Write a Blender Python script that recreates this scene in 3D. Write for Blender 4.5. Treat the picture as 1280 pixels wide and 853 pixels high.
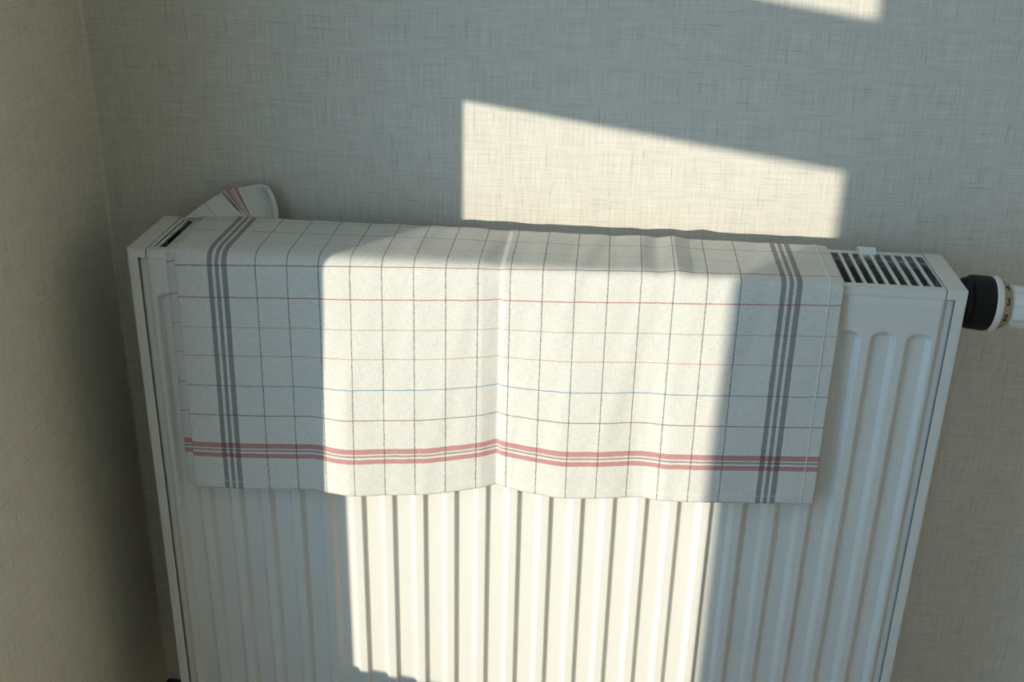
import bpy, bmesh, math, random
from mathutils import Vector, Matrix
random.seed(4)
scene = bpy.context.scene
for o in list(bpy.data.objects): bpy.data.objects.remove(o)
C = scene.collection

# ------------------------------------------------------------------ camera, sky, sun, exposure
ZT = 0.74                      # height of the radiator's top above the floor
cam_d = bpy.data.cameras.new('camera'); cam = bpy.data.objects.new('camera', cam_d); C.objects.link(cam)
cam.location = (0.0579, -1.1509, 0.3858 + ZT)
cam.rotation_euler = (math.radians(65.491), math.radians(-1.234), math.radians(5.064))
cam_d.sensor_fit = 'HORIZONTAL'; cam_d.sensor_width = 36; cam_d.lens = 1426.1/1280*36
cam_d.clip_start = 0.02
scene.camera = cam

world = bpy.data.worlds.new('sky'); scene.world = world; world.use_nodes = True
bg = world.node_tree.nodes['Background']
bg.inputs['Color'].default_value = (0.41, 0.67, 0.95, 1); bg.inputs["Strength"].default_value = 3.8

SUN_DIR = Vector((0.80, 1.0, -0.118)).normalized()
sd = bpy.data.lights.new('sun', 'SUN'); sun = bpy.data.objects.new('sun', sd); C.objects.link(sun)
sd.energy = 4.85; sd.color = (1.0, 0.92, 0.77); sd.angle = math.radians(0.53)
sun.rotation_euler = SUN_DIR.to_track_quat('-Z', 'Y').to_euler(); sun.location = (-4, -5, 3)

vs = scene.view_settings
vs.view_transform = 'Standard'; vs.look = 'None'; vs.gamma = 1; vs.use_curve_mapping = False
vs.exposure = 0.0

# ------------------------------------------------------------------ materials
class NT:
    """tiny node helper"""
    def __init__(s, name):
        s.m = bpy.data.materials.new(name); s.m.use_nodes = True
        s.t = s.m.node_tree; s.b = s.t.nodes['Principled BSDF']; s.out = s.t.nodes['Material Output']
    def n(s, typ, **kw):
        x = s.t.nodes.new(typ)
        for k, v in kw.items(): setattr(x, k, v)
        return x
    def link(s, a, b): s.t.links.new(a, b)
    def put(s, sock, v):
        if hasattr(v, 'is_linked'): s.link(v, sock)
        else: sock.default_value = v
    def math(s, op, a, b=0.0, c=None):
        x = s.n('ShaderNodeMath', operation=op); s.put(x.inputs[0], a); s.put(x.inputs[1], b)
        if c is not None: s.put(x.inputs[2], c)
        return x.outputs[0]
    def comb(s, x, y, z=0.0):
        v = s.n('ShaderNodeCombineXYZ'); s.put(v.inputs[0], x); s.put(v.inputs[1], y); s.put(v.inputs[2], z); return v.outputs[0]
    def noise(s, vec, scale, detail=2.0, rough=0.5):
        x = s.n('ShaderNodeTexNoise'); s.link(vec, x.inputs['Vector']); x.inputs['Scale'].default_value = scale
        x.inputs['Detail'].default_value = detail; x.inputs['Roughness'].default_value = rough; return x.outputs['Fac']
    def mix(s, fac, a, b, mode='MIX'):
        x = s.n('ShaderNodeMix', data_type='RGBA', blend_type=mode)
        s.put(x.inputs[0], fac); s.put(x.inputs[6], a); s.put(x.inputs[7], b); return x.outputs[2]
    def maprange(s, v, a, b, c, d):
        x = s.n('ShaderNodeMapRange'); s.put(x.inputs[0], v)
        for i, q in enumerate((a, b, c, d)): x.inputs[i+1].default_value = q
        return x.outputs[0]
    def bump(s, h, strength, dist):
        x = s.n('ShaderNodeBump'); x.inputs['Strength'].default_value = strength; x.inputs['Distance'].default_value = dist
        s.link(h, x.inputs['Height']); s.link(x.outputs[0], s.b.inputs['Normal'])

def plain(name, col, rough=0.5, spec=0.5, metal=0.0, var=0.0, scale=40):
    k = NT(name); k.b.inputs['Roughness'].default_value = rough
    k.b.inputs['Specular IOR Level'].default_value = spec; k.b.inputs['Metallic'].default_value = metal
    tc = k.n('ShaderNodeTexCoord')
    f = k.noise(tc.outputs['Object'], scale, 3)
    lo = tuple(c*(1-var) for c in col[:3]) + (1,); hi = tuple(min(1, c*(1+var)) for c in col[:3]) + (1,)
    k.link(k.mix(f, lo, hi), k.b.inputs['Base Color'])
    return k.m

def make_wallpaper():
    k = NT('linen_wallpaper'); k.b.inputs['Roughness'].default_value = 0.85; k.b.inputs['Specular IOR Level'].default_value = 0.2
    tc = k.n('ShaderNodeTexCoord'); sp = k.n('ShaderNodeSeparateXYZ'); k.link(tc.outputs['Object'], sp.inputs[0])
    h = k.math('ADD', sp.outputs[0], sp.outputs[1]); z = sp.outputs[2]
    def streak(a, b, off): return k.noise(k.comb(k.math('MULTIPLY', h, a), k.math('MULTIPLY', z, b), off), 1.0, 2.0, 0.6)
    v1 = streak(640, 22, 0.0); h1 = streak(22, 640, 7.0)
    v2 = streak(150, 9, 3.0); h2 = streak(9, 150, 11.0)
    big = streak(14, 11, 20.0)
    s = k.math('ADD', k.math('ADD', v1, h1), k.math('MULTIPLY', k.math('ADD', v2, h2), 0.18))
    s = k.math('ADD', s, k.math('MULTIPLY', big, 0.06))
    f = k.maprange(s, 0.87, 1.55, 0.0, 1.0)
    col = k.mix(f, (0.545, 0.514, 0.449, 1), (0.712, 0.680, 0.602, 1))
    # thin single dark threads
    dv = k.maprange(streak(420, 24, 31.0), 0.62, 0.73, 0.0, 0.45); dh = k.maprange(streak(24, 420, 41.0), 0.62, 0.73, 0.0, 0.45)
    col = k.mix(k.math('MAXIMUM', dv, dh), col, (0.30, 0.285, 0.25, 1))
    k.link(col, k.b.inputs['Base Color']); k.bump(s, 0.35, 0.0006)
    return k.m

def make_towel():
    """UV in metres: u across the towel (x on the radiator), v down from the top front edge"""
    k = NT('checked_towel_cloth'); k.b.inputs['Roughness'].default_value = 0.9; k.b.inputs['Specular IOR Level'].default_value = 0.15
    k.b.inputs['Sheen Weight'].default_value = 0.05
    uv = k.n('ShaderNodeUVMap'); sp = k.n('ShaderNodeSeparateXYZ'); k.link(uv.outputs[0], sp.inputs[0])
    u, v = sp.outputs[0], sp.outputs[1]
    base = k.comb(u, v)
    wob = k.math('MULTIPLY', k.math('SUBTRACT', k.noise(base, 220, 2), 0.5), 0.0011)
    u2 = k.math('ADD', u, wob); v2 = k.math('ADD', v, wob)
    speck = k.noise(base, 900, 2, 0.7)
    wu = k.noise(k.comb(k.math('MULTIPLY', u, 1500), k.math('MULTIPLY', v, 120)), 1.0, 1)
    wv = k.noise(k.comb(k.math('MULTIPLY', u, 120), k.math('MULTIPLY', v, 1500)), 1.0, 1)
    w = k.math('ADD', k.math('ADD', wu, wv), speck)
    col = k.mix(k.maprange(w, 1.1, 1.9, 0, 1), (0.590, 0.572, 0.515, 1), (0.735, 0.718, 0.655, 1))
    def band(coord, c, hw):
        return k.math('LESS_THAN', k.math('ABSOLUTE', k.math('SUBTRACT', coord, c)), hw)
    thread = k.maprange(k.noise(base, 1400, 1), 0.30, 0.62, 0.55, 1.0)
    def paint(col, mask, c, strength):
        return k.mix(k.math('MULTIPLY', k.math('MULTIPLY', mask, thread), strength), col, c)
    # across lines
    BLACK = (0.055, 0.05, 0.055, 1); RED = (0.42, 0.055, 0.06, 1); PINK = (0.50, 0.20, 0.18, 1)
    lines = [(-0.0545, 0.00055, BLACK, .75), (-0.0225, 0.0005, PINK, .5), (0.0095, 0.0006, (0.22, 0.05, 0.045, 1), .8),
             (0.0403, 0.0006, RED, .85), (0.0718, 0.0006, (0.20, 0.32, 0.14, 1), .55), (0.1024, 0.0005, PINK, .75),
             (0.1354, 0.0006, (0.06, 0.24, 0.42, 1), .8), (0.1684, 0.0006, (0.24, 0.08, 0.06, 1), .8),
             (0.2032, 0.0029, RED, .80), (0.2087, 0.0011, (0.20, 0.10, 0.10, 1), .75), (0.2146, 0.0026, RED, .80),
             (-0.0865, 0.0005, RED, .7), (-0.118, 0.0006, (0.20, 0.32, 0.14, 1), .6)]
    for c, hw, cc, st in lines: col = paint(col, band(v2, c, hw), cc, st)
    # lengthwise lines: 16 singles and the grey triples near both sides
    ph = k.math('SUBTRACT', u2, -0.2715 - 0.01545)
    cell = k.math('ABSOLUTE', k.math('SUBTRACT', k.math('MODULO', ph, 0.0309), 0.01545))
    m = k.math('MULTIPLY', k.math('LESS_THAN', cell, 0.00058),
               k.math('MULTIPLY', k.math('GREATER_THAN', u, -0.285), k.math('LESS_THAN', u, 0.205)))
    dash = k.maprange(k.noise(k.comb(k.math('MULTIPLY', u, 30), k.math('MULTIPLY', v, 420)), 1.0, 1), 0.35, 0.6, 0.6, 1.0)
    col = paint(col, k.math('MULTIPLY', m, dash), BLACK, .85)
    for c0 in (-0.3095, 0.2385):
        for d, hw in ((-0.0073, 0.0024), (0.0, 0.0019), (0.0073, 0.0026)):
            col = paint(col, band(u2, c0 + d, hw), (0.075, 0.070, 0.085, 1), .78)
    k.link(col, k.b.inputs['Base Color'])
    k.bump(k.math('ADD', w, k.math('MULTIPLY', k.noise(base, 60, 3), 2.0)), 0.5, 0.0005)
    return k.m

def make_wood():
    k = NT('oak_floor'); k.b.inputs['Roughness'].default_value = 0.45
    tc = k.n('ShaderNodeTexCoord'); br = k.n('ShaderNodeTexBrick'); k.link(tc.outputs['Object'], br.inputs['Vector'])
    br.inputs['Scale'].default_value = 1; br.inputs['Brick Width'].default_value = 1.2; br.inputs['Row Height'].default_value = 0.19
    br.inputs['Mortar Size'].default_value = 0.0015
    br.inputs['Color1'].default_value = (0.42, 0.27, 0.15, 1); br.inputs['Color2'].default_value = (0.50, 0.33, 0.19, 1)
    br.inputs['Mortar'].default_value = (0.12, 0.07, 0.04, 1)
    mp = k.n('ShaderNodeMapping'); mp.inputs['Scale'].default_value = (3, 60, 1); k.link(tc.outputs['Object'], mp.inputs[0])
    g = k.noise(mp.outputs[0], 1.0, 4)
    k.link(k.mix(k.maprange(g, .3, .7, 0, .5), br.outputs['Color'], (0.30, 0.18, 0.10, 1)), k.b.inputs['Base Color'])
    return k.m

def make_glass():
    k = NT('window_glass'); k.t.nodes.remove(k.b)
    tr = k.n('ShaderNodeBsdfTransparent'); gl = k.n('ShaderNodeBsdfGlossy'); gl.inputs['Roughness'].default_value = 0.02
    mx = k.n('ShaderNodeMixShader'); mx.inputs[0].default_value = 0.04; k.link(tr.outputs[0], mx.inputs[1]); k.link(gl.outputs[0], mx.inputs[2])
    k.link(mx.outputs[0], k.out.inputs[0]); return k.m

M = dict(
    wall=make_wallpaper(), towel=make_towel(), floor=make_wood(), glass=make_glass(),
    enamel=plain('white_enamel', (0.70, 0.685, 0.63), 0.34, 0.4, 0, 0.012, 30),
    ceiling=plain('ceiling_paint', (0.80, 0.78, 0.73), 0.9, 0.2, 0, 0.02, 8),
    cream=plain('cream_bounce_paint', (0.82, 0.68, 0.45), 0.85, 0.2, 0, 0.02, 6),  # unseen right wall: colour picked to throw warm bounce light
    tan=plain('tan_bounce_paint', (0.55, 0.44, 0.30), 0.85, 0.2, 0, 0.02, 6),  # unseen front wall: tone set to hold back bounce light
    metal=plain('galvanised_steel', (0.36, 0.37, 0.36), 0.45, 0.5, 0.7, 0.1, 60),
    upvc=plain('white_window_frame', (0.82, 0.82, 0.80), 0.35, 0.5, 0, 0.01, 10),
    skirting=plain('dark_skirting', (0.045, 0.032, 0.025), 0.5, 0.4, 0, 0.2, 30),
    black=plain('black_plastic', (0.010, 0.011, 0.011), 0.5, 0.22, 0, 0.1, 80),
    white=plain('white_plastic', (0.77, 0.77, 0.73), 0.35, 0.5, 0, 0.02, 60),
    beige=plain('beige_plastic', (0.36, 0.32, 0.25), 0.5, 0.4, 0, 0.06, 120),
    ink=plain('black_print', (0.015, 0.015, 0.017), 0.5, 0.3, 0, 0.1, 60),
    brass=plain('nickel_plated_brass', (0.55, 0.53, 0.48), 0.25, 0.5, 0.9, 0.05, 60),
    thread=plain('white_sewing_thread', (0.80, 0.79, 0.75), 0.9, 0.1, 0, 0.1, 900),
)

# ------------------------------------------------------------------ mesh helpers
def link(name, verts, faces, mat, parent=None, uvs=None, smooth=False):
    """one mesh object; verts in world space, turned local to the parent Empty"""
    org = Vector((0, 0, 0)); p = parent
    while p is not None: org += p.location; p = p.parent
    me = bpy.data.meshes.new(name); me.from_pydata([tuple(Vector(v) - org) for v in verts], [], faces)
    if uvs is not None:
        l = me.uv_layers.new(name='UVMap')
        for lp in me.loops: l.data[lp.index].uv = uvs[lp.vertex_index]
    me.materials.append(mat); me.validate(); me.update()
    if smooth:
        for pl in me.polygons: pl.use_smooth = True
    o = bpy.data.objects.new(name, me); C.objects.link(o)
    if parent: o.parent = parent
    return o
def empty(name, loc, label, cat, group=None):
    o = bpy.data.objects.new(name, None); C.objects.link(o); o.location = loc; o.empty_display_size = .05
    o['label'] = label; o['category'] = cat
    if group: o['group'] = group
    return o
class MB:
    def __init__(s): s.v = []; s.f = []
    def box(s, x0, x1, y0, y1, z0, z1):
        b = len(s.v)
        s.v += [(x, y, z) for z in (z0, z1) for y in (y0, y1) for x in (x0, x1)]
        s.f += [tuple(b+i for i in q) for q in ((0, 2, 3, 1), (4, 5, 7, 6), (0, 1, 5, 4), (2, 6, 7, 3), (0, 4, 6, 2), (1, 3, 7, 5))]
        return s
    def obj(s, name, mat, parent=None, bevel=0, smooth=False):
        o = link(name, s.v, s.f, mat, parent, smooth=smooth)
        if bevel:
            m = o.modifiers.new('bevel', 'BEVEL'); m.width = bevel; m.segments = 3; m.limit_method = 'ANGLE'
            for p in o.data.polygons: p.use_smooth = True
            w = o.modifiers.new('wn', 'WEIGHTED_NORMAL'); w.keep_sharp = True
        return o
def struct(o, label=None):
    o['kind'] = 'structure'
    if label: o['label'] = label
    return o
def lerp_knots(x, ks):
    if x <= ks[0][0]: return ks[0][1]
    for (a, p), (b, q) in zip(ks, ks[1:]):
        if x <= b:
            t = (x-a)/(b-a); t = t*t*(3-2*t)*.55 + t*.45
            return p + (q-p)*t
    return ks[-1][1]
def sstep(a, b, x):
    t = min(1, max(0, (x-a)/(b-a))); return t*t*(3-2*t)

# ------------------------------------------------------------------ the room
XL, XR, YB, YF, ZC = -0.48, 2.1, 0.0, -4.4, 2.56
T = 0.15
struct(MB().box(XL-T, XR+.1, YF-.1, YB+.1, -.12, 0).obj('floor', M['floor']), 'oak plank floor of the room')
struct(MB().box(XL-T, XR+.1, YF-.1, YB+.1, ZC, ZC+.12).obj('ceiling', M['ceiling']), 'white painted ceiling')
struct(MB().box(XL-T, XR+.1, YB, YB+.1, 0, ZC).obj('wall_back', M['wall']), 'linen textured grey wallpaper wall behind the radiator')
struct(MB().box(XR, XR+.1, YF, YB, 0, ZC).obj('wall_right', M['cream']), 'unseen wall on the far side of the room, coloured cream for warm bounce light')
struct(MB().box(XL-T, XR+.1, YF-.1, YF, 0, ZC).obj('wall_front', M['tan']), 'unseen wall opposite the radiator, tan tone set to limit bounce light')
# left wall with a window and an added unseen opening for bounce light, as thick masonry
OPEN = [(-1.221, -0.49, ZT-.491, ZT+1.45), (-4.00, -2.20, .12, 2.19)]  # second opening is added, out of view, to bring in sun for warm fill
w = MB()
ys = [YF, OPEN[1][0], OPEN[1][1], OPEN[0][0], OPEN[0][1], YB]
for a, b in ((0, 1), (2, 3), (4, 5)): w.box(XL-T, XL, ys[a], ys[b], 0, ZC)
for ya, yb, za, zb in OPEN: w.box(XL-T, XL, ya, yb, 0, za).box(XL-T, XL, ya, yb, zb, ZC)
struct(w.obj('wall_left', M['wall']), 'linen textured wallpaper wall beside the radiator')
for i, (ya, yb, za, zb) in enumerate(OPEN):
    win = bpy.data.objects.new(f'window_{i+1}', None); C.objects.link(win); win.location = (XL-T+.035, (ya+yb)/2, za)
    struct(win, 'white framed window in the side wall, the second one added for bounce light')
    x0, x1 = XL-T, XL-T+.07
    t0, t1 = ZT+.2053, ZT+.3485
    f = MB(); f.box(x0, x1, ya, ya+.058, za, t0).box(x0, x1, ya, ya+.046, t0, zb).box(x0, x1, yb-.06, yb, za, zb)
    f.box(x0, x1, ya+.058, yb-.06, za, za+.045).box(x0, x1, ya+.046, yb-.06, zb-.06, zb)
    f.obj('frame', M['upvc'], win)
    MB().box(x0, x1, ya+.046, yb-.06, t0, t1).obj('transom', M['upvc'], win)
    for pa, pb in ((za+.045, t0), (t1, zb-.06)):
        MB().box(x0+.033, x0+.037, ya+.045, yb-.058, pa-.002, pb+.002).obj('pane', M['glass'], win)
    MB().box(x1, XL, ya, yb, za-.001, za+.006).obj('sill', M['upvc'], win)
# sealed paper joint in the corner
V = []; F = []
for z in (0, ZC):
    for k in range(6):
        a = math.pi/2*k/5; V.append((XL+.0038*(1-math.sin(a)), -.0038*(1-math.cos(a)), z))
F = [(k, k+1, k+7, k+6) for k in range(5)]
V += [(XL, 0, 0), (XL, 0, ZC)]
struct(link('trim_1', V, F, M['wall'], smooth=True), 'sealed wallpaper joint in the room corner')
# skirting
ST = ZT-.660
struct(MB().box(XL+.014, XR, -.014, 0, 0, ST).obj('baseboard_back', M['skirting'], bevel=.002))
struct(MB().box(XL, XL+.014, YF, 0, 0, ST).obj('baseboard_left', M['skirting'], bevel=.002))
struct(MB().box(XR-.014, XR, YF, -.014, 0, ST).obj('baseboard_right', M['skirting'], bevel=.002))
struct(MB().box(XL+.014, XR-.014, YF, YF+.014, 0, ST).obj('baseboard_front', M['skirting'], bevel=.002))

# ------------------------------------------------------------------ radiator
YK, YP = -0.040, -0.140        # back and front faces of the radiator
HR = 0.60
PITCH = 0.0331
rad = empty('panel_radiator', (0, -.09, ZT-HR), 'white enamelled steel panel radiator mounted on the wallpapered wall', 'radiator')
def channel(x, z):
    """depth 0..1 of the pressed channels; z measured down from the top (negative)"""
    xx = (x/PITCH + .5) % 1.0; xx = (xx-.5)*PITCH
    kx = round(x/PITCH)
    if abs(kx) > 11: return 0
    hw, zt, zb, r = 0.0124, -0.046, -0.556, 0.0105
    zc = (zt+zb)/2; hz = (zt-zb)/2
    qx = abs(xx)-(hw-r); qz = abs(z-zc)-(hz-r)
    d = math.hypot(max(qx, 0), max(qz, 0)) + min(max(qx, qz), 0) - r
    t = min(1, max(0, -d/.0049)); return .6*t + .4*t*t*(3-2*t)
def panel(y_face, sgn, name):
    xs = []
    for k in range(-11, 12):
        c = k*PITCH
        xs += [c + q*PITCH/40 for q in range(-20, 20)]
    lo, hi = -0.3912, 0.3912
    edge = [.0, .003, .0062, .0074, .0086, .0098, .0110, .0122, .0134]
    xs = [lo+e for e in edge] + [x for x in xs if abs(x) < .3768] + [hi-e for e in reversed(edge)]
    zs = [-.0085, -.0105, -.02, -.035] + [-.046-.0014*i for i in range(-2, 13)] + [-.08, -.2, -.35, -.5]
    zs += [-.556+.0014*i for i in range(12, -3, -1)] + [-.57, -.585, -.597]
    V = []; F = []
    for z in zs:
        for x in xs:
            e = min(x-lo, hi-x)
            d = .0053*channel(x, z) + .0032*(1-sstep(.0068, .0122, e))
            if z == zs[0]: d += .002
            V.append((x, y_face + sgn*d, ZT+z))
    n = len(xs)
    for j in range(len(zs)-1):
        for i in range(n-1):
            a = j*n+i
            F.append((a, a+n, a+n+1, a+1) if sgn > 0 else (a, a+1, a+n+1, a+n))
    o = link(name, V, F, M['enamel'], rad, smooth=True)
    s = o.modifiers.new('sheet', 'SOLIDIFY'); s.thickness = .0015; s.offset = -1 
    return o
panel(YP+.001, 1, 'front_panel')
panel(YK-.001, -1, 'back_panel')
# water channels behind the sheets keep the body closed
MB().box(-.386, .386, -.131, -.1245, ZT-.595, ZT-.012).obj('inner_sheet', M['metal'], rad)
MB().box(-.386, .386, -.0555, -.049, ZT-.595, ZT-.012).obj('inner_sheet', M['metal'], rad)
# convector: zigzag steel sheet between the panels
for y0, y1 in ((-.1243, -.094), (-.086, -.0557)):
    V = []; F = []; n = 0; x = -.375; i = 0
    while x < .375:
        y = y0 if i % 4 in (0, 1) else y1
        V += [(x, y, ZT-.055), (x, y, ZT-.555)]; i += 1
        x += .009 if i % 2 else .0035
    F = [(2*q, 2*q+1, 2*q+3, 2*q+2) for q in range(len(V)//2-1)]
    o = link('convector', V, F, M['metal'], rad)
    s = o.modifiers.new('t', 'SOLIDIFY'); s.thickness = .0006
# end covers: side plate with front / back flanges and an L shaped top
for s in (-1, 1):
    b = MB()
    def sb(xa, xb, y0, y1, z0, z1): b.box(min(s*xa, s*xb), max(s*xa, s*xb), y0, y1, z0, z1)
    sb(.3985, .400, YP, YK, ZT-HR, ZT)                      # side plate
    sb(.3900, .3985, YP, YP+.0012, ZT-HR, ZT-.0095)         # front flange
    sb(.3900, .3985, YK-.0012, YK, ZT-HR, ZT-.0095)
    sb(.3815, .3985, YP, YK, ZT-.0012, ZT)                  # top
    sb(.3815, .3985, YP, YP+.0012, ZT-.0095, ZT-.0012)      # front lip
    sb(.3815, .3985, YK-.0012, YK, ZT-.0095, ZT-.0012)
    o = b.obj('end_cover', M['enamel'], rad, bevel=.0005)
# top grille: rails + separate bars
g0, g1 = -.3808, .3808
gr = MB()
gr.box(g0, g1, YP+.0004, YP+.0094, ZT-.0022, ZT-.0006).box(g0, g1, YP+.0004, YP+.0016, ZT-.0095, ZT-.0022)
gr.box(g0, g1, YK-.0075, YK-.0004, ZT-.0022, ZT-.0006).box(g0, g1, YK-.0016, YK-.0004, ZT-.0095, ZT-.0022)
gr.box(g0, g0+.004, YP+.0094, YK-.0075, ZT-.0022, ZT-.0006).box(g1-.0015, g1, YP+.0094, YK-.0075, ZT-.0022, ZT-.0006)
grille = gr.obj('top_grille', M['enamel'], rad, bevel=.0004)
nb = 73
bar0 = None
for i in range(nb):
    xc = g1-.0015-.0073-.0015 - i*.01033
    if xc < g0+.006: break
    if bar0 is None:
        m = MB().box(xc-.0015, xc+.0015, YP+.0090, YK-.0071, ZT-.0032, ZT-.0007)
        bar0 = m.obj('grille_bar', M['enamel'], grille, bevel=.0006); x_first = xc
    else:
        c = bar0.copy(); C.objects.link(c); c.parent = grille; c.location.x = bar0.location.x + (xc-x_first)
# small white spring clip hooked over the rear rail
V = []; F = []
prof = [(-.0395, -.010), (-.0385, -.001), (-.0400, .0018), (-.0440, .0030), (-.0478, .0020), (-.0496, -.0004), (-.0490, -.0030), (-.0480, -.006)]
for x in (.3165, .3335):
    V += [(x, y, ZT+z) for y, z in prof]
n = len(prof)
F = [(i, i+1, n+i+1, n+i) for i in range(n-1)]
o = link('grille_clip', V, F, M['white'], rad, smooth=True)
s = o.modifiers.new('t', 'SOLIDIFY'); s.thickness = .0022; s.offset = 1
b = o.modifiers.new('b', 'BEVEL'); b.width = .0005; b.segments = 2
# wall brackets
for x in (-.27, .27):
    MB().box(x-.018, x+.018, YK-.001, 0, ZT-.52, ZT-.075).obj('wall_bracket', M['enamel'], rad, bevel=.001)

# ------------------------------------------------------------------ tea towel
towel = empty('tea_towel', (-.03, -.09, ZT), 'off-white checked tea towel with red and grey stripes draped over the radiator', 'towel')
def W2X(img):
    ks = ((200, -.3900), (255, -.3433), (440, -.1849), (620, -.0339), (1020, .2897), (1080, .338))
    for (a, p), (b, q) in zip(ks, ks[1:]):
        if img <= b: return p + (q-p)*(img-a)/(b-a)
KN = [(W2X(a), d*.001) for a, d in ((215, -3), (260, 0), (330, 1), (392, -1), (440, 10), (485, 6), (530, 3), (575, -1.5), (600, -4.0), (620.5, -7.0),
      (621.5, -7.0), (640, -3.5), (665, -1), (700, 2.5), (750, 0.5), (792, -4.5), (803, -4), (832, 1.5), (865, 2), (950, .5), (1020, -1), (1060, -4))]
XC = W2X(621) - .001
random.seed(11)
WAV = [(random.uniform(25, 120), random.uniform(-40, 40), random.uniform(0, 6.3), random.uniform(.00005, .00016)) for _ in range(9)]
SB, SE = -.20, .2545
def towel_point(u, v):
    x = u; s = v - .0196 - .0433*(x-.24)
    # cross-section: up behind, over the top, down the front.  s = 0 is level with the top
    bev = .016 + .012*sstep(.12, -.3, x)                     # softer bend towards the left
    yb, yf = -.0335, -.1455
    # front face starts at z=-.020, top ends at y = yf+bev
    zt = .0030
    bz = .014 + .008*sstep(.12, -.3, x)
    Lb = math.hypot(bev, bz+zt)*1.06
    s_front = bz + .001                                        # arc length where the front face begins
    s_top = s_front - Lb
    Ltop = (yf+bev) - yb
    Ltop = abs(Ltop)
    ny = nz = 0.0
    if s >= s_front:
        y, z = yf, -s; ny = -1; 
        y -= .0065*sstep(.0, .26, s)                          # hangs free, a little off the panel
    elif s >= s_top:
        t = (s-s_top)/Lb
        p0 = Vector((yf+bev, zt)); p1 = Vector((yf+bev*.02, zt)); p2 = Vector((yf, -bz*.15)); p3 = Vector((yf, -s_front))
        q = p0*(1-t)**3 + p1*3*t*(1-t)**2 + p2*3*t*t*(1-t) + p3*t**3
        y, z = q; ny = -t; nz = 1-t
    elif s >= s_top-Ltop:
        y = yf+bev + (s_top-s); z = zt; nz = 1
        e = (y-(yb-.008))/.008
        if e > 0: z -= .004*e*e
    else:
        dd = s_top-Ltop-s
        y = yb + min(dd, .004)*.25; z = zt-.004 - dd
    amp = .12*sstep(-.02, .02, s) + .88*sstep(.0, .25, s)
    d = lerp_knots(x, KN)*amp
    # the sharp pressed crease that runs the whole length
    e = x-XC
    d -= (.0016 + .0014*sstep(0, .03, s))*max(0, 1-abs(e)/(.017 if e < 0 else .0038))*sstep(-.14, -.06, s)
    # small pressed ridges on the top
    dr = 0
    for xa, xp, xb, h in ((.075, .1005, .1125, .0015), (.1165, .133, .148, .0024), (-.15, -.10, -.03, .0006)):
        if xa < x < xb: dr += h*((x-xa)/(xp-xa) if x < xp else (xb-x)/(xb-xp))
    if s < 0.012: d += dr*sstep(.012, -.01, s)
    for fx, fs, p, a in WAV: d += a*math.sin(fx*x*2.2 + fs*s*1.5 + p)
    if s > 0: z += .0082*sstep(0, .24, s)*max(0, 1-abs(e)/.075)**1.3
    d = max(d, -.0024) if s < s_front else max(d, -.0038-.0065*sstep(.0, .26, s))
    if ny or nz:
        l = math.hypot(ny, nz); y += ny/l*d; z += nz/l*d
    return (x, y, ZT+z)
UL, UR = -.3525, .2865
def towel_grid(u0, u1, nu, v0, v1, nv, off=0, fn=None):
    V = []; UV = []; F = []
    for j in range(nv+1):
        v = v0 + (v1-v0)*j/nv
        for i in range(nu+1):
            u = u0 + (u1-u0)*i/nu
            V.append(fn(u, v) if fn else towel_point(u, v)); UV.append((u, v))
    for j in range(nv):
        for i in range(nu):
            a = j*(nu+1)+i; F.append((a, a+nu+1, a+nu+2, a+1))
    return V, F, UV
V, F, UV = towel_grid(UL, UR, 420, SB, SE, 220)
# the towel's lower hem is not quite straight
o = link('cloth', V, F, M['towel'], towel, UV, smooth=True)
s = o.modifiers.new('cloth', 'SOLIDIFY'); s.thickness = .0007; s.offset = -1
# sewn edge strip along the left side, standing slightly back so its stripes sit a little higher
def left_hem(u, v):
    t = (UL+.0012-u)/.0125
    p = Vector(towel_point(UL+.0012 - (UL+.0012-u)*.82, v-.0045*0))
    s_ = v - .0385*(u+.27)
    if s_ > 0: p.y += -.0012 + .0065*t
    else: p.z += .0010 - .004*t
    return tuple(p)
V, F, UV = towel_grid(UL-.0113, UL+.0012, 8, -.106, SE-.003, 140, fn=left_hem)
UV = [(u-.0, v+.0042-(UL-u)*.28) for u, v in UV]
o = link('hem', V, F, M['towel'], towel, UV, smooth=True)
s = o.modifiers.new('cloth', 'SOLIDIFY'); s.thickness = .0010; s.offset = -1
# stitches: right edge and lower edge
def stitch_line(pts, r, name):
    V = []; F = []
    n = len(pts)
    for i, p in enumerate(pts):
        p = Vector(p); q = Vector(pts[min(i+1, n-1)]) - Vector(pts[max(i-1, 0)]); q.normalize()
        a = q.cross(Vector((0.3, -1, .5))).normalized(); b = q.cross(a)
        for k in range(5):
            V.append(tuple(p + a*r*math.cos(k*1.2566) + b*r*math.sin(k*1.2566)))
    for i in range(n-1):
        for k in range(5): F.append((i*5+k, i*5+(k+1) % 5, i*5+5+(k+1) % 5, i*5+5+k))
    return link(name, V, F, M['thread'], towel, smooth=True)
pts = []
for j in range(150):
    v = -.085 + (SE+.085)*j/149
    p = Vector(towel_point(UR-.0125, v)); s_ = v-.0385*(UR+.26)
    p += Vector((0, -.0004, 0)) if s_ > .01 else Vector((0, -.0002, .0004)); pts.append(p)
stitch_line(pts, .00055, 'stitching')
pts = [Vector(towel_point(UL + (UR-UL)*i/200, SE-.0085)) + Vector((0, .00005, 0)) for i in range(201)]
stitch_line(pts, .00022, 'stitching')

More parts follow.
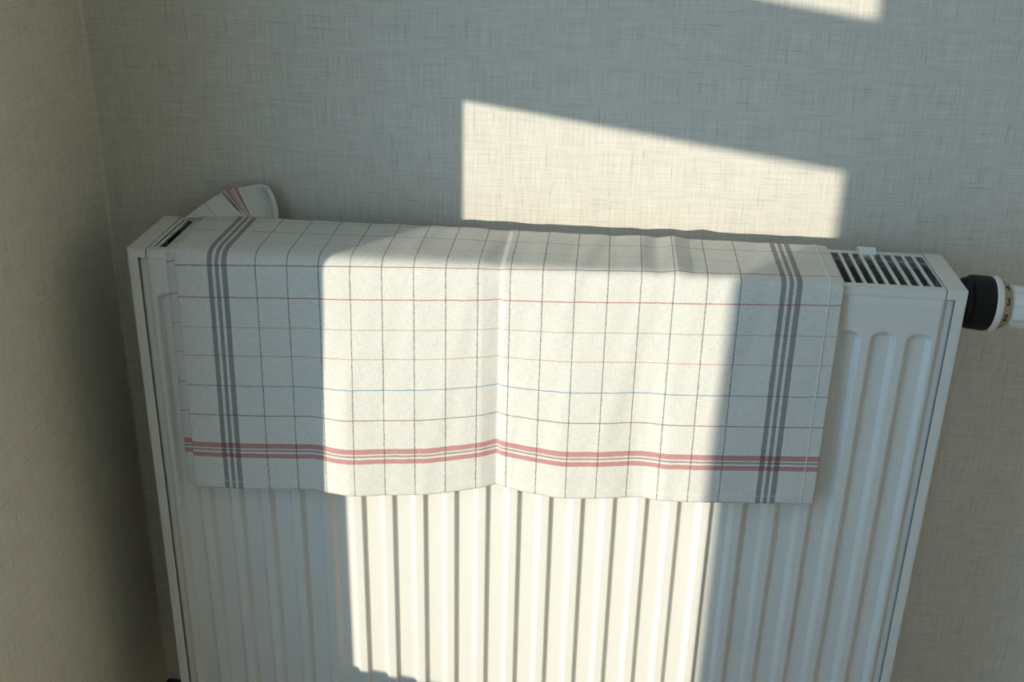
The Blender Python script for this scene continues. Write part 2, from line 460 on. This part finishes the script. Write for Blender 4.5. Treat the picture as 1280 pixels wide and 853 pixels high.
# corner of the towel's rear end, turned up against the wall
def flap():
    L = Vector((-.3745, -.0485, .0012)); R = Vector((-.3130, -.0400, .0035)); Tp = Vector((-.3420, -.0210, .0228))
    V = []; F = []; UV = []; N = 14
    def strip(cols):
        b0 = len(V)
        for a, b, va, vb, bulge in cols:
            for j in range(N+1):
                t = j/N; p = a.lerp(b, t); p.y -= bulge*math.sin(t*math.pi)
                V.append((p.x, p.y, ZT+p.z)); UV.append((-.2900+.02*p.z, va+(vb-va)*t))
        for i in range(len(cols)-1):
            for j in range(N):
                q = b0+i*(N+1)+j; F.append((q, q+N+1, q+N+2, q+1))
    # near fold, lying over the towel's top towards the wall
    strip([(L.lerp(R, t), L.lerp(Tp, t) + Vector((0, 0, .0012*math.sin(t*3.1))), .052+.036*t, .052+.036*t, .003*t) for t in [i/12 for i in range(13)]])
    # far fold, rising behind it with the red end stripes, up to the hem
    B = [(-.3135, -.0385, .0020), (-.3115, -.0365, .0015), (-.3075, -.0335, .0000), (-.3010, -.0315, -.001), (-.2930, -.0305, -.002), (-.2860, -.0310, -.003), (-.2815, -.0325, -.004)]
    U = [(-.3425, -.0195, .0232), (-.3400, -.0185, .0243), (-.3250, -.0170, .0272), (-.3140, -.0160, .0295), (-.3015, -.0155, .0322), (-.2935, -.0165, .0308), (-.2890, -.0192, .0268)]
    vs_ = [.1965, .1995, .2182, .226, .236, .246, .2545]
    strip([(Vector(p), Vector(q), v, v, -.002+.0030*math.sin(i*1.1)) for i, (p, q, v) in enumerate(zip(B, U, vs_))])
    o = link('turned_up_corner', V, F, M['towel'], towel, UV, smooth=True)
    s = o.modifiers.new('cloth', 'SOLIDIFY'); s.thickness = .0010; s.offset = 0
    # doubled hem at its free end
    e0 = [Vector(q) for q in ((-.2810, -.0330, -.004), (-.2805, -.0305, .004), (-.2820, -.0270, .012), (-.2850, -.0235, .0195), (-.2885, -.0202, .0255), (-.2925, -.0185, .0290))]
    V2 = []; F2 = []; UV2 = []
    for i, p in enumerate(e0):
        for k, q in enumerate((Vector((-.0060, -.0012, -.001)), Vector((-.0015, -.0036, .0004)), Vector((.0016, -.0015, .0004)), Vector((.0006, .0012, 0)))):
            r = p+q; V2.append((r.x, r.y, ZT+r.z)); UV2.append((-.290, .235+.002*k))
    for i in range(len(e0)-1):
        for k in range(3):
            a = i*4+k; F2.append((a, a+1, a+5, a+4))
    h = link('hem', V2, F2, M['towel'], o, UV2, smooth=True)
    h.modifiers.new('c', 'SOLIDIFY').thickness = .0008
flap()

# ------------------------------------------------------------------ thermostatic valve head
AX0 = Vector((.4005, -.090, ZT-.0285)); TILT = math.radians(3.5)
trv = empty('radiator_valve', tuple(AX0), 'thermostatic radiator valve head with black collar and white numbered grip', 'valve')
trv.rotation_euler = (0, TILT, 0)
def lathe(name, prof, mat, parent, seg=64, x_base=0):
    V = []; F = []
    for x, r in prof:
        for k in range(seg):
            a = 2*math.pi*k/seg; V.append((x, r*math.cos(a), r*math.sin(a)))
    for i in range(len(prof)-1):
        for k in range(seg):
            F.append((i*seg+k, i*seg+seg+k, i*seg+seg+(k+1) % seg, i*seg+(k+1) % seg))
    F.append(tuple(range(seg))); F.append(tuple(reversed(range((len(prof)-1)*seg, len(prof)*seg))))
    me = bpy.data.meshes.new(name); me.from_pydata(V, [], F); me.materials.append(mat)
    bm = bmesh.new(); bm.from_mesh(me); bmesh.ops.recalc_face_normals(bm, faces=bm.faces); bm.to_mesh(me); bm.free()
    for p in me.polygons: p.use_smooth = True
    o = bpy.data.objects.new(name, me); C.objects.link(o); o.parent = parent
    es = o.modifiers.new('e', 'EDGE_SPLIT'); es.split_angle = math.radians(35)
    return o
lathe('connector', [(-.002, .011), (.004, .011), (.0045, .014), (.012, .014)], M['brass'], trv)
lathe('collar', [(.006, .0160), (.0070, .0195), (.0095, .0225), (.0145, .0240), (.0152, .0236), (.0156, .0236), (.0162, .0258), (.018, .0264), (.033, .0268), (.036, .0264), (.037, .0255)], M['black'], trv)
lathe('ring', [(.0362, .020), (.0362, .0268), (.0372, .0276), (.0412, .0276), (.0425, .0268), (.0428, .022)], M['white'], trv)
nr = lathe('number_ring', [(.0420, .018), (.0422, .0252), (.0530, .0206), (.0532, .016)], M['beige'], trv)
lathe('grip', [(.0525, .012), (.0525, .0186), (.0532, .0191), (.060, .0193), (.095, .0185), (.100, .0176), (.1035, .0155), (.105, .012), (.1052, .004)], M['white'], trv)
# raised ribs of the grip
NRIB = 9
for k in range(NRIB):
    b = MB().box(.0555, .098, -.0038, .0038, .0160, .0204)
    me_o = b.obj('grip_rib', M['white'], None, bevel=.0005)
    me_o.parent = trv; me_o.rotation_euler = (2*math.pi*(k+.42)/NRIB, 0, 0)
# printed numerals 1..5 around the ring
slope = math.atan2(.0252-.0206, .0108)
for ch, ang in (('4', 67), ('3', 28), ('2', -11), ('1', -50), ('5', 106)):
    cu = bpy.data.curves.new('numeral', 'FONT'); cu.body = ch; cu.size = .0104; cu.align_x = 'CENTER'; cu.align_y = 'CENTER'; cu.extrude = .0001
    cu.offset = .00025
    tmp = bpy.data.objects.new('numeral_tmp', cu); C.objects.link(tmp)
    bpy.context.view_layer.update()
    me = bpy.data.meshes.new_from_object(tmp.evaluated_get(bpy.context.evaluated_depsgraph_get()))
    bpy.data.objects.remove(tmp)
    me.materials.clear(); me.materials.append(M['ink'])
    a = math.radians(ang)                                # 0 = towards the room (-y), 90 = up
    nrm = Vector((math.sin(slope), -math.cos(a)*math.cos(slope), math.sin(a)*math.cos(slope)))
    tx = Vector((math.cos(slope), math.cos(a)*math.sin(slope), -math.sin(a)*math.sin(slope)))
    ty = nrm.cross(tx)
    pos = Vector((.0476, -math.cos(a)*.0229, math.sin(a)*.0229)) + nrm*.0001
    mt = Matrix(((tx.x, ty.x, nrm.x, pos.x), (tx.y, ty.y, nrm.y, pos.y), (tx.z, ty.z, nrm.z, pos.z), (0, 0, 0, 1)))
    me.transform(mt)
    o = bpy.data.objects.new('numeral', me); C.objects.link(o); o.parent = nr
